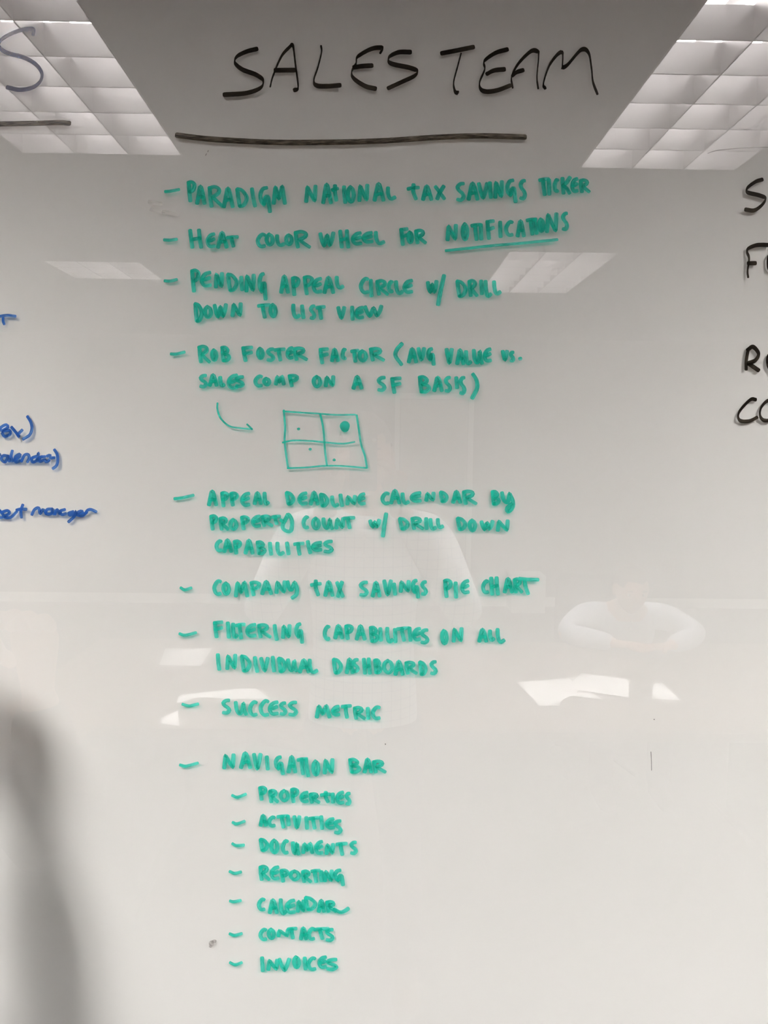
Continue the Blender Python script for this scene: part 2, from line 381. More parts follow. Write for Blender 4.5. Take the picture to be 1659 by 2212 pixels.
def marks(frame, strokes, name, label, m=GREEN, nib=GN, parent=None, wob=.35):
    ox, oy, sc = frame; I_ = Ink()
    for e in strokes: I_.stroke([(ox + a / sc, oy + b / sc) for a, b in P(e)], nib, wob)
    return I_.build(name, m, label, parent)
Z1 = (340, 370, 3.456); ZB = (560, 370, 5.184); ZC = (800, 370, 6.381); ZD = (1040, 360, 6.381); ZE = (560, 560, 5.53); ZF = (860, 560, 6.381)
ZG = (350, 720, 3.858); ZH = (760, 720, 3.858); ZI = (360, 1040, 4.1475); ZJ = (740, 1040, 4.1475); ZK = (370, 1230, 4.046); ZL = (770, 1230, 4.046)
ZM = (370, 1490, 3.386); ZN = (480, 1680, 5.184); ZO = (480, 1910, 5.184); ZP = (0, 660, 4.425); ZQ = (460, 60, 3.77); ZR = (900, 60, 3.77); ZS = (1540, 360, 3.815)
Z0 = (0, 0, 3.95); ID = (0, 0, 1.0)

# heading in black, chisel tip: heavy across, thin down
BN = (3.0, 10.6, 0.12)
marks(ZQ, ['357,172 270,195 195,235 180,285 240,340 350,382 408,430 385,490 270,532 92,545', '466,482 490,390 560,230 640,140', '640,140 655,160 672,300 692,450 690,495 664,508', '508,346 665,345',
           '880,146 884,200 855,320 822,425 845,470 930,476 1034,468', '1362,208 1378,165 1290,172 1180,235 1165,290 1130,360 1150,415 1240,475 1322,496', '1148,322 1220,312 1294,308',
           '1607,198 1510,200 1435,240 1450,290 1600,325 1662,352 1640,392 1540,440 1428,492'], 'handwritten_word', 'large black handwritten heading word SALES', BLACK, BN)
marks(ZR, ['204,208 330,184 462,157', '362,208 335,310 302,440 310,510 328,530 338,518', '738,176 640,206 552,272 554,340 514,440 522,498 570,520 660,508 762,470', '572,376 630,348 714,338',
           '782,490 774,400 830,290 930,192 985,195 993,240 980,400 990,496', '780,392 815,362 866,345', '1047,495 1033,450 1080,310 1150,215 1188,210 1186,325 1186,325 1230,300 1340,180 1400,205 1424,330 1436,440 1472,540'],
      'handwritten_word', 'large black handwritten heading word TEAM', BLACK, BN)
marks(ID, ['382,292 456,300.5 577,307 697,307.5 818,304.5 939,297 1035,293.5 1134,296'], 'underline', 'long streaky black marker line ruled under the heading', BLACKDRY, (4, 12, 0), wob=.2)
marks(Z0, ['283,300 283,250 200,252 90,290 5,345 -8,400 60,450 200,490 300,545 355,620 345,690 280,745 170,766 62,745'], 'handwritten_letter', 'large dark blue letter S at the upper left edge', BLUEFADE, (6.5, 9.5, .2))
marks(Z0, ['-260,1068 0,1058 300,1052 500,1046 592,1052'], 'underline', 'short streaky grey marker line at the upper left edge', BLACKDRY, (4, 11, 0), wob=.2)
# black words cut by the right edge
RN = (4.2, 9.5, .15)
marks(ZS, ['406,106 350,125 285,175 288,212 380,236 432,262 405,315 340,360 270,354'], 'handwritten_letter', 'black letter S, topmost at the right edge', BLACK, RN)
marks(ZS, ['450,645 360,647 292,675 282,705 298,760 285,860 290,912', '292,796 350,795', '520,700 460,735 450,800 470,850 530,840'], 'handwritten_letter', 'black letters F and O, second row at the right edge', BLACK, RN)
marks(ZS, ['292,1500 275,1600 274,1672', '285,1512 330,1485 376,1540 350,1596 290,1620 290,1620 375,1678', '560,1530 470,1550 450,1600 470,1660 540,1670', '455,1605 520,1600'], 'handwritten_letter', 'heavy black letters R and E, third row at the right edge', BLACK, (7, 10, .15))
marks(ZS, ['352,1920 310,1920 235,1995 207,2055 230,2095 300,2096 364,2066', '520,1925 450,1930 398,1985 388,2050 420,2090 480,2080 560,2000 520,1925'], 'handwritten_letter', 'black letters C and O, bottom row at the right edge', BLACK, (4.5, 8.5, .15))
# blue writing cut by the left edge
BL = (6.6, 6.6, 0)
marks(ZP, ['-60,108 0,102 70,94 147,103', '30,118 30,150 40,178'], 'handwritten_letter', 'blue letter T at the left edge, highest of the small blue notes', BLUE, (6, 6.5, 0))
marks(ZP, ['-20,1225 10,1165 60,1140 75,1165 20,1200 90,1195 95,1230 45,1250 20,1220', '110,1162 150,1210 185,1258 175,1230 212,1190', '262,1060 292,1110 305,1170 285,1235 220,1278'], 'handwritten_word', 'blue note ending in a closing bracket, upper one at the left edge', BLUE, BL)
marks(ZP, ['-60,1420 -20,1410 0,1430', '80,1440 30,1435 12,1470 50,1495 80,1440 90,1490', '118,1388 106,1440 120,1488', '140,1480 190,1440 185,1420 145,1450 150,1495 190,1485', '205,1490 235,1430 270,1425 278,1460 262,1495',
           '350,1440 305,1460 310,1495 350,1480 368,1410 360,1490', '430,1445 385,1450 380,1490 430,1475 440,1495 470,1480', '450,1440 480,1430 480,1455 520,1455', '520,1378 545,1420 552,1480 540,1530 505,1558'],
      'handwritten_word', 'blue lower-case note CALENDAR with closing bracket at the left edge', BLUE, BL)
marks(ZP, ['-60,1960 -20,1950 0,1965 30,2000 20,2025 -20,2020', '20,1975 70,1960 90,1985 40,2020 100,2025 150,1980 160,1970', '218,1905 200,1960 205,2025', '158,1955 200,1945 252,1948', '305,2000 330,1950 370,1935 385,1990 410,1950 440,1985',
           '500,1945 450,1950 440,1990 490,1990 505,1945 515,1995', '525,1995 545,1950 570,1990 580,1960', '620,1950 575,1965 590,1998 630,1990', '700,1970 655,1985 670,2005 720,1985 725,1965 715,2010 655,2068', '730,2000 790,1975 770,1965 730,1990 780,2010 830,1975',
           '820,1985 835,1958 870,1950 920,1972'], 'handwritten_word', 'blue lower-case note MANAGER, lowest at the left edge', BLUE, BL)

def dash(frame, s, label): return marks(frame, [s], 'bullet_dash', label, GREEN, (5, 6.8, 0))
dash(Z1, '58,152 105,147 162,136', 'green dash before the topmost bullet'); dash(Z1, '50,512 95,514 145,508', 'green dash of the second bullet'); dash(Z1, '54,818 95,820 145,808', 'green dash of the third bullet')
dash(ZG, '74,172 120,172 188,156', 'green dash of the fourth bullet'); dash(ZI, '70,155 140,146 240,124', 'green dash of the fifth bullet'); dash(ZK, '82,160 118,178 175,162', 'green dash of the sixth bullet')
dash(ZK, '72,562 120,575 216,553', 'green dash of the seventh bullet'); dash(ZM, '82,106 130,118 196,104', 'green dash of the eighth bullet'); dash(ZM, '64,550 110,558 194,536', 'green dash of the ninth bullet')
for fr, s, n_ in ((ZN, '112,198 170,218 264,184', 'properties'), (ZN, '118,500 165,516 250,488', 'activities'), (ZN, '114,738 155,758 242,754', 'documents'), (ZN, '84,1050 140,1070 210,1055', 'reporting'), (ZO, '88,188 130,196 206,182', 'calendar'), (ZO, '84,555 140,572 218,552', 'contacts'), (ZO, '88,878 145,902 218,878', 'invoices')):
    dash(fr, s, 'short green dash before the sub-item about ' + n_)

word(Z1, 'P218,68,290,232|A283,105,365,250|R370,105,500,272|A483,120,575,275|D582,118,680,272|I690,120,745,270|G752,112,855,312|M855,100,965,250', 'green handwritten first word of the topmost bullet')
word(ZB, 'N508,150,655,355|A695,135,822,368|t800,145,898,340|I925,158,985,365|O972,158,1080,360|N1100,140,1235,345|A1270,128,1410,340|L1415,170,1540,325', 'green handwritten word NATIONAL')
word(ZC, 't495,165,690,400|A700,190,865,408|X870,188,1045,398', 'green handwritten word TAX in the topmost bullet')
word(ZC, 'S1168,145,1315,420|A1328,150,1500,405|V1470,150,1640,390|I1618,138,1690,380|N1697,122,1842,378|G1860,105,2030,440|S2040,105,2160,402', 'green handwritten word SAVINGS in the topmost bullet')
word(ZD, 'T775,145,950,405|I905,160,960,400|C985,160,1075,360|K1085,130,1245,385|E1225,148,1345,365|R1335,165,1510,365', 'green handwritten word TICKER')
word(Z1, 'H230,428,342,578|E360,458,440,575|A440,450,530,578|T510,478,612,570', 'green handwritten word HEAT')
word(ZB, 'C-38,690,80,858|O62,690,172,840|L175,705,300,845|O280,697,385,835|R380,660,585,865', 'green handwritten word COLOR')
word(ZB, 'W665,675,850,855|H885,650,1020,865|E1025,675,1160,832|E1142,672,1285,810|L1282,668,1415,825', 'green handwritten word WHEEL')
word(ZC, 'F400,775,540,1030|O497,820,600,1000|R600,795,785,1005', 'green handwritten word FOR')
word(ZC, 'N1040,725,1210,965|O1248,705,1362,960|T1370,710,1540,960|I1500,715,1550,955|F1586,666,1731,946|I1766,681,1816,921|C1846,674,1981,901|A2006,671,2141,911|T2136,636,2311,886|I2236,641,2321,876|O2301,641,2411,846|N2411,566,2596,851|S2626,556,2739,826',
     'green handwritten word NOTIFICATIONS, underlined')
marks(ID, ['963,541.5 1015,536 1060,531 1130,525 1204,517.5'], 'underline', 'green line under the word NOTIFICATIONS', GREEN, (4, 6.3, 0))
word(Z1, 'P243,728,320,905|E315,745,410,868|N422,752,498,875|D512,755,605,900|I610,780,648,895|N650,765,735,905|G748,755,822,965', 'green handwritten word PENDING')
word(ZE, 'A240,190,365,412|P375,203,490,440|P515,193,655,430|E625,215,760,412|A757,205,905,415|L900,198,1020,360', 'green handwritten word APPEAL in the third bullet')
word(ZE, 'C1192,212,1320,415|I1310,235,1365,455|R1382,240,1555,435|C1525,250,1610,405|L1612,250,1730,425|E1710,238,1845,415', 'green handwritten word CIRCLE')
word(ZF, 'w385,285,555,475|/525,205,655,645', 'green handwritten abbreviation W/ in the third bullet')
word(ZF, 'D790,278,955,530|R955,275,1110,520|I1130,280,1170,495|L1180,285,1300,530|L1295,290,1430,495', 'green handwritten word DRILL in the third bullet')
word(Z1, 'D268,975,345,1130|O340,1000,415,1100|W415,985,525,1100|N548,978,638,1090', 'green handwritten word DOWN in the third bullet')
word(Z1, 'T740,985,850,1100|O830,985,897,1095', 'green handwritten word TO')
word(ZE, 'L380,530,500,710|I490,540,552,715|S592,540,680,725|T665,548,800,725', 'green handwritten word LIST')
word(ZE, 'V920,560,1040,722|I1090,555,1135,735|E1135,560,1260,720|W1245,545,1480,700', 'green handwritten word VIEW')
word(ZG, 'R292,97,410,250|O402,128,468,235|B482,105,575,240', 'green handwritten first word of the fourth bullet')
word(ZG, 'F660,105,770,240|O785,115,855,220|S862,118,945,238|T925,118,1035,235|E1030,110,1100,220|R1085,112,1220,230', 'green handwritten second word of the fourth bullet')
word(ZG, 'F1303,118,1400,258|A1400,125,1480,240|C1490,122,1540,222|T1565,130,1650,245|O1630,135,1716,240|R1720,115,1862,235', 'green handwritten word FACTOR')
word(ZH, '(348,75,432,272|A460,120,550,250|V540,115,620,235|G620,118,698,270', 'green handwritten word AVG after an opening bracket')
word(ZH, 'V775,122,850,262|A862,130,945,265|L935,140,1005,265|U1000,130,1100,262|E1090,120,1172,245', 'green handwritten word VALUE')
word(ZH, 'V1243,138,1310,235|S1310,145,1360,243', 'green handwritten abbreviation VS with a full stop', extra=['1403,208 1404,214'])
word(ZG, 'S302,338,385,458|A385,338,470,445|L470,355,530,450|E537,338,640,470|S600,350,692,455', 'green handwritten word SALES in the fourth bullet')
word(ZG, 'C762,345,845,450|O835,365,910,440|M935,345,1030,435|P1045,340,1142,450', 'green handwritten word COMP')
word(ZG, 'O1248,350,1335,455|N1350,350,1445,450', 'green handwritten word ON in the fourth bullet')
word(ZH, 'A0,352,95,470', 'green handwritten single-letter word A')
word(ZH, 'S203,355,290,488|F320,362,425,505', 'green handwritten abbreviation SF')
word(ZH, 'B545,352,660,500|A672,358,765,490|S765,355,835,495|I857,358,892,465|S888,355,955,515|)988,328,1060,552', 'green handwritten word BASIS before a closing bracket')
marks(ZG, ['462,582 463,640 490,710 560,772 650,790 748,799', '708,758 730,778 752,800'], 'drawn_arrow', 'thin green curved arrow pointing at the square diagram', GREEN, (4.2, 3.6, 0))
DN = (4.6, 3.8, 0)
dg = marks(ZG, ['1010,650 1150,660 1300,669 1450,680 1610,678', '1015,642 1025,780 1022,900 1035,1020 1050,1122', '1045,1124 1200,1118 1350,1105 1500,1106 1700,1122', '1622,682 1640,800 1660,930 1690,1020 1708,1122', '1005,910 1100,893 1250,898 1350,908 1500,920 1606,905', '1318,672 1340,770 1352,880 1358,980 1374,1100'],
           'drawn_square', 'green hand-drawn square divided in four, with dots in its cells', GREEN, DN)
for c, rx, ry in (((1138, 797), 3.6, 3.0), ((1235, 966), 3.5, 3.1), ((1435, 1055), 3.5, 3.1), ((1524, 777), 10.8, 12.2)):
    I_ = Ink(); I_.k = 9; I_.blob((ZG[0] + c[0] / ZG[2], ZG[1] + c[1] / ZG[2]), rx, ry); I_.build('drawn_dot', GREEN, 'large solid green dot in the upper right cell' if rx > 5 else None, dg)
word(ZI, 'A362,78,460,222|P478,88,560,232|P560,92,645,225|E658,95,755,228|A770,92,860,212|L860,92,925,215', 'green handwritten word APPEAL in the fifth bullet')
word(ZI, 'D1060,85,1150,215|E1170,92,1270,215|A1275,88,1370,215|D1365,100,1455,232|L1465,125,1550,232|I1540,108,1590,230|N1601,120,1706,215|E1706,100,1788,215', 'green handwritten word DEADLINE')
word(ZJ, 'C340,92,425,210|A418,72,525,205|L520,98,605,208|E600,90,715,190|N735,92,835,182|D862,82,950,192|A975,80,1070,200|R1065,75,1212,212', 'green handwritten word CALENDAR in the fifth bullet')
word(ZJ, 'B1325,78,1415,215|91410,85,1542,285', 'green handwritten word BY')
word(ZI, 'P382,295,460,440|R462,315,565,440|O555,330,642,440|P655,305,745,438|E755,300,850,415|R840,298,960,410|T930,300,1030,390', 'green handwritten word PROPERTY with looped tail', extra=['1020,345 1050,362 1075,320 1092,295 1122,350 1118,430 1095,448 1050,430 1042,385 1085,305'])
word(ZI, 'C1210,305,1280,428|O1295,318,1380,435|U1385,322,1500,435|N1505,320,1600,430|T1570,310,1695,428', 'green handwritten word COUNT')
word(ZJ, 'w232,335,345,420|/345,278,405,502', 'green handwritten abbreviation W/ in the fifth bullet')
word(ZJ, 'D497,318,600,438|R605,315,735,435|I730,320,770,435|L770,328,850,438|L835,328,912,425', 'green handwritten word DRILL in the fifth bullet')
word(ZJ, 'D1015,315,1115,442|O1122,335,1205,452|W1228,345,1360,445|N1375,340,1500,452', 'green handwritten word DOWN in the fifth bullet')
word(ZI, 'C430,520,505,632|A500,515,595,640|P592,522,675,655|A692,518,785,655|B795,530,895,658|I907,540,955,665|L972,540,1060,665|I1062,538,1110,662|T1130,540,1240,665|I1247,525,1305,652|E1290,535,1400,630|S1395,522,1500,645', 'green handwritten word CAPABILITIES in the fifth bullet')
word(ZK, 'C360,88,445,228|O440,108,520,228|M548,98,680,245|P680,100,785,235|A778,98,888,225|N903,95,1010,215|Y1000,92,1115,262', 'green handwritten word COMPANY')
word(ZK, 't1207,88,1320,235|A1330,100,1425,240|X1430,100,1515,248', 'green handwritten word TAX in the sixth bullet')
word(ZL, 'S15,98,110,240|A127,105,218,245|V225,88,320,235|I312,115,355,230|N370,92,475,205|G475,85,555,255|S555,95,625,232', 'green handwritten word SAVINGS in the sixth bullet')
word(ZL, 'P755,82,840,250|I850,105,888,255|E905,88,995,218', 'green handwritten word PIE')
word(ZL, 'C1090,88,1165,215|H1158,60,1255,230|A1280,72,1375,210|R1365,72,1460,210', 'green handwritten word CHART', extra=['1425,80 1500,88 1588,90', '1470,100 1478,150 1500,212'])
word(ZK, 'F362,448,465,602|I478,455,520,605|L522,465,590,605|T555,465,655,612|E645,470,750,598|R745,472,880,602|I885,478,940,625|N960,478,1052,608|G1075,465,1160,650', 'green handwritten word FILTERING')
word(ZK, 'C1325,485,1395,622|A1415,482,1510,612|P1510,480,1595,618|A1606,485,1706,622|B1723,495,1818,640|I1813,505,1848,632|L1868,502,1948,645|I1940,512,1976,645|T1958,498,2093,632|I2063,500,2108,632|E2103,505,2188,630|S2168,515,2258,655', 'green handwritten word CAPABILITIES in the seventh bullet')
word(ZL, 'O732,522,805,660|N832,505,938,640', 'green handwritten word ON in the seventh bullet')
word(ZL, 'A1058,515,1150,640|L1150,525,1215,630|L1215,512,1305,648', 'green handwritten word ALL')
word(ZK, 'I388,732,438,885|N472,738,578,880|D600,742,700,900|I712,758,770,905|V768,765,862,900|I870,755,915,900|D925,762,1010,905|U1005,778,1110,900|A1108,782,1215,908|L1190,780,1288,912', 'green handwritten word INDIVIDUAL')
word(ZK, 'D1403,770,1500,918|A1518,775,1600,915|S1573,775,1648,905|H1666,770,1753,920|B1763,780,1843,915|O1843,785,1948,915|A1943,795,2038,930|R2033,800,2158,920|D2158,795,2238,930|S2253,793,2330,925', 'green handwritten word DASHBOARDS')
word(ZM, 'S362,65,440,182|U457,82,560,190|C562,78,635,195|C640,70,720,195|E705,80,790,190|S785,85,850,190|S848,80,930,195', 'green handwritten word SUCCESS')
word(ZM, 'M1052,105,1170,210|E1168,112,1240,195|T1235,105,1325,212|R1325,120,1425,220|I1425,125,1455,220|C1460,115,1535,220', 'green handwritten word METRIC')
word(ZM, 'N375,465,472,582|A497,455,590,580|V590,462,668,590|I685,480,720,590|G750,482,830,625|A845,482,920,612|T912,492,1005,625|I970,500,1018,640|O1025,512,1090,632|N1108,500,1195,620', 'green handwritten word NAVIGATION')
word(ZM, 'B1290,500,1390,612|A1400,500,1475,612|R1465,512,1578,612', 'green handwritten word BAR')
word(ZN, 'P402,92,505,258|R512,128,640,285|O635,130,758,272|P758,112,862,285|E865,150,975,285|R965,165,1105,292|t1088,148,1230,285|I1215,165,1265,290|E1265,148,1375,302|S1370,158,1448,312', 'green handwritten word PROPERTIES')
word(ZN, 'A410,410,510,548|C505,425,605,555|T600,410,755,570|I720,415,762,545|V785,420,888,580|I922,430,972,582|T955,430,1100,580|I1095,420,1135,585|E1148,445,1270,580|S1240,465,1350,635', 'green handwritten word ACTIVITIES')
word(ZN, 'D410,672,525,830|O530,685,640,855|C658,690,750,858|U770,712,875,870|M885,718,1030,855|E1030,700,1140,865|N1148,730,1265,865|T1260,718,1412,875|S1420,705,1520,865', 'green handwritten word DOCUMENTS')
word(ZN, 'R402,978,545,1155|E530,985,650,1150|P640,1020,750,1175|O745,1030,880,1155|R880,1030,1010,1180|T980,1020,1110,1180|I1090,1035,1130,1170|N1130,1028,1250,1170|G1240,1020,1375,1215', 'green handwritten word REPORTING')
word(ZO, 'C390,152,490,302|A510,165,632,335|L632,158,730,345|E700,165,830,335|N828,170,935,320|D912,130,1060,300|A1062,170,1160,320|R1150,180,1290,320', 'green handwritten word CALENDAR in the navigation list', extra=['1250,280 1320,312 1370,300 1412,272'])
word(ZO, 'C408,490,510,635|O500,490,600,622|N610,500,760,595|T718,478,850,618|A860,478,960,628|C950,480,1045,630|T1010,480,1210,625|S1145,490,1262,645', 'green handwritten word CONTACTS')
word(ZO, 'I428,808,475,985|N498,835,640,972|V620,825,775,982|O785,800,880,948|I900,810,955,965|C945,810,1060,970|E1065,800,1180,950|S1150,825,1305,970', 'green handwritten word INVOICES')
# scuffs, residue and pale streaks on the glass
marks(ID, ['1406,1624 1407,1640 1407.5,1664'], 'scuff_mark', 'hair-thin vertical dark scuff at the lower right', DIRT, (1.3, 1.3, 0), wob=0)
SMUDGE = ink('grey_rubbed_smudge', (0.30, 0.28, 0.27), (0.88, 0.87, 0.86), .42, .7, .1, 9.0)
I_ = Ink(); I_.blob((457, 2038), 5.5, 6.5); I_.blob((459, 2035), 3.2, 3.4); I_.blob((463, 2033), 5.2, 3.4); I_.blob((455, 2044), 3.6, 3.0); I_.build('scuff_mark', SMUDGE, 'small grey smudge left of the word CONTACTS')
I_ = Ink(); I_.blob((832.5, 1607.5), 1.3, 1.6); I_.build('scuff_mark', DIRT, 'tiny dark speck above the word BAR')
I_ = Ink(); I_.blob((1413, 1554), 1.2, 1.2); I_.build('scuff_mark', DIRT, 'tiny dark speck above the vertical scuff')
marks(ID, ['1529,331 1550,325 1600,320 1659,318 1700,318'], 'marker_ghost', 'faint thin grey curved marker trace at the upper right', GHOST, (1.6, 1.6, 0), wob=.2)

PALE = ink('pale_streak', (0.62, 0.60, 0.57), (0.97, 0.97, 0.96), .22, .5, .1, 9.0)  # thin pale translucent layer for the streaks beside the first bullet
marks(ID, ['322,436 334,438 348,441', '326,452 338,456 345,458', '352,458 366,460 382,463'], 'pale_mark', 'pale streaks left of the topmost bullet', PALE, (5, 9, .2))
marks(ID, ['446,332 444,336', '450,325 449,328'], 'scuff_mark', 'two tiny dark flecks under the left end of the heading line', DIRT, (1.2, 1.4, 0), wob=0)

# ------------------------------------------------------------ table and papers
TT = .75
tb = tag(empty('conference_table', (0.2, -2.3, 0)), 'dark wooden conference table behind the photographer', 'table')
bm = bmesh.new(); rbox(bm, -1.5, 1.9, -.62, .62, TT - .035, TT, .006); obj('tabletop', bm, WOOD, tb)
for x in (-1.1, 1.5):
    bm = bmesh.new(); rbox(bm, x - .05, x + .05, -.4, .4, .03, TT - .036, .01); rbox(bm, x - .08, x + .08, -.5, .5, 0, .03, .008); obj('leg', bm, PLASTIC, tb)
def sheet(pxs, label, n=0, z=TT):
    z0 = z + .0012 + n * .0012
    pts = [at_height(a, b, z0) for a, b in pxs]; c = sum(pts, Vector()) / len(pts)
    bm = bmesh.new(); vv = [bm.verts.new(p - c) for p in pts]; f = bm.faces.new(vv); f.normal_update()
    if f.normal.z < 0: f.normal_flip()
    g = bmesh.ops.extrude_face_region(bm, geom=[f]); bmesh.ops.translate(bm, verts=[e for e in g['geom'] if isinstance(e, bmesh.types.BMVert)], vec=(0, 0, -.0010))
    bmesh.ops.recalc_face_normals(bm, faces=bm.faces)
    o = obj('paper_sheet', bm, PAPERM); o.location = c; return tag(o, label, 'paper', 'papers lying on the conference table')
def zz(l): return [(1000 + a / 2.517, 1150 + b / 2.517) for a, b in l]
sheet(zz([(290, 815), (575, 792), (640, 850), (590, 888), (545, 905), (522, 942), (410, 940), (385, 905)]), 'white paper with a scooped edge, leftmost of the papers reflected at lower right')
sheet(zz([(600, 806), (645, 765), (892, 798), (903, 810), (903, 897), (585, 850)]), 'broad white paper reflected at lower right, behind the scooped one', 1)
sheet(zz([(590, 868), (705, 875), (762, 908), (585, 888)]), 'thin sliver of white paper reflected at lower right', 2)
sheet(zz([(1035, 828), (1050, 820), (1085, 820), (1182, 912), (1028, 903)]), 'small pointed white paper, rightmost of the papers on the table')
sheet([(385, 1505), (395, 1500), (520, 1487), (553, 1487), (585, 1509), (500, 1509), (430, 1506), (382, 1518)], 'long narrow white paper reflected beside the SUCCESS bullet')
sheet([(347, 1551), (384, 1535), (388, 1568), (350, 1562)], 'small torn white paper reflected below the eighth bullet dash')
sheet([(357, 1401), (458, 1400), (434, 1438), (344, 1436)], 'pale grey-white paper reflected left of the word INDIVIDUAL')
bm = bmesh.new(); rbox(bm, -.17, .17, -.15, .15, 0, .38, .004); bx = obj('cardboard_box', bm, PAPERM); bx.location = (1.56, RY0 + .2, 0); tag(bx, 'white cardboard box on the floor by the back wall', 'box')

# ------------------------------------------------------------ people
def skin(nodes, edges, levels=2):
    """nodes: name -> (x, y, z, rx, ry); returns a bmesh of the skinned, smoothed surface"""
    names = list(nodes); idx = {n: i for i, n in enumerate(names)}
    me = bpy.data.meshes.new('sk'); me.from_pydata([nodes[n][:3] for n in names], [(idx[a], idx[b]) for a, b in edges], [])
    o = bpy.data.objects.new('sk', me); C.objects.link(o); sm = o.modifiers.new('s', 'SKIN'); sm.use_smooth_shade = True; sm.branch_smoothing = .3
    if not me.skin_vertices: pass
    for n in names:
        v = me.skin_vertices[0].data[idx[n]]; r = nodes[n][3:]; v.radius = (r[0], r[-1]); v.use_root = idx[n] == 0
    s = o.modifiers.new('u', 'SUBSURF'); s.levels = s.render_levels = levels
    dg_ = bpy.context.evaluated_depsgraph_get(); dg_.update(); ev = o.evaluated_get(dg_); m2 = ev.to_mesh(); bm = bmesh.new(); bm.from_mesh(m2); ev.to_mesh_clear()
    bpy.data.objects.remove(o); return bm
def chain(pts):
    nd = {str(i): p for i, p in enumerate(pts)}; return skin(nd, [(str(i), str(i + 1)) for i in range(len(pts) - 1)])
def merge(a, b):
    me = bpy.data.meshes.new('t'); b.to_mesh(me); b.free(); a.from_mesh(me); bpy.data.meshes.remove(me); return a
def lerp(a, b, t): return tuple(a[i] + (b[i] - a[i]) * t for i in range(3))

def loft(bm, rings, n=32):
    prev = None
    for i, (c, rx, ry) in enumerate(rings):
        d = (Vector(rings[min(i + 1, len(rings) - 1)][0]) - Vector(rings[max(i - 1, 0)][0])).normalized(); e1 = Vector((1, 0, 0)); e2 = d.cross(e1).normalized()
        cur = [bm.verts.new(Vector(c) + e1 * rx * math.cos(2 * math.pi * k / n) + e2 * ry * math.sin(2 * math.pi * k / n)) for k in range(n)]
        if prev:
            for k in range(n): bm.faces.new((prev[k], prev[(k + 1) % n], cur[(k + 1) % n], cur[k]))
        prev = cur

def head_bm(c, pitch, yaw):
    """head facing local +Y; eyes at half height"""
    bm = bmesh.new(); bmesh.ops.create_icosphere(bm, subdivisions=4, radius=1)
    for v in bm.verts:
        x, y, z = v.co
        f = 1.0
        if z < 0: f = 1 - .28 * (-z) ** 1.5
        v.co = Vector((x * .076 * f, y * .096 * (1 - .12 * max(0, -z)) + (.010 * (-z) if z < 0 else 0), z * .118))
        X, Y, Z = v.co
        if Y > 0:
            v.co.y += .024 * math.exp(-((X / .010) ** 2)) * math.exp(-(((Z + .018) / .020) ** 2))          # nose tip
            v.co.y += .010 * math.exp(-((X / .008) ** 2)) * math.exp(-(((Z - .010) / .022) ** 2))          # bridge
            for s in (-1, 1): v.co.y -= .011 * math.exp(-(((X - s * .031) / .016) ** 2)) * math.exp(-(((Z - .004) / .013) ** 2))
            v.co.y += .006 * math.exp(-((X / .024) ** 2)) * math.exp(-(((Z + .056) / .010) ** 2))          # lips
            v.co.y += .008 * math.exp(-((X / .024) ** 2)) * math.exp(-(((Z + .095) / .016) ** 2))          # chin
            v.co.y += .004 * math.exp(-(((abs(X) - .03) / .02) ** 2)) * math.exp(-(((Z - .026) / .008) ** 2))
    for s in (-1, 1): sphere(bm, (s * .078, -.006, -.004), (.010, .018, .031), 10, 8)
    m = Matrix.Translation(c) @ Matrix.Rotation(yaw, 4, 'Z') @ Matrix.Rotation(pitch, 4, 'X'); bmesh.ops.transform(bm, matrix=m, verts=bm.verts); return bm, m
def face_parts(root, m, hair=True):
    for s in (-1, 1):
        bm = bmesh.new(); sphere(bm, (s * .031, .0705, .004), (.0125, .0125, .0115), 14, 10); bmesh.ops.transform(bm, matrix=m, verts=bm.verts); e = obj('eye', bm, EYEW, root, True)
        bm = bmesh.new(); sphere(bm, (s * .031, .081, .004), (.0055, .003, .0055), 12, 8); bmesh.ops.transform(bm, matrix=m, verts=bm.verts); obj('iris', bm, EYED, e, True)
        bm = bmesh.new(); sphere(bm, (s * .031, .088, .026), (.017, .004, .0032), 12, 6); bmesh.ops.transform(bm, matrix=m, verts=bm.verts); obj('eyebrow', bm, HAIR, root, True)
    bm = bmesh.new(); sphere(bm, (0, .099, -.054), (.022, .005, .0035), 14, 6); sphere(bm, (0, .098, -.060), (.018, .005, .004), 14, 6); bmesh.ops.transform(bm, matrix=m, verts=bm.verts); obj('mouth', bm, LIPS, root, True)
    bm = bmesh.new(); bmesh.ops.create_icosphere(bm, subdivisions=4, radius=1)
    for v in bm.verts:
        x, y, z = v.co; n_ = 1 + .02 * math.sin(31 * x) * math.sin(27 * y + 9 * z); v.co = Vector((x * .0835 * n_, y * .103 * n_ - .004, z * .124 * n_ + .003))
    dl = [v for v in bm.verts if (v.co.y > .02 and v.co.z < .058 + (.0 if abs(v.co.x) < .05 else -.03)) or v.co.z < -.055 or (abs(v.co.x) > .05 and -.03 < v.co.y <= .02 and v.co.z < .0)]
    bmesh.ops.delete(bm, geom=dl, context='VERTS'); bmesh.ops.transform(bm, matrix=m, verts=bm.verts); obj('hair', bm, HAIR, root, True)

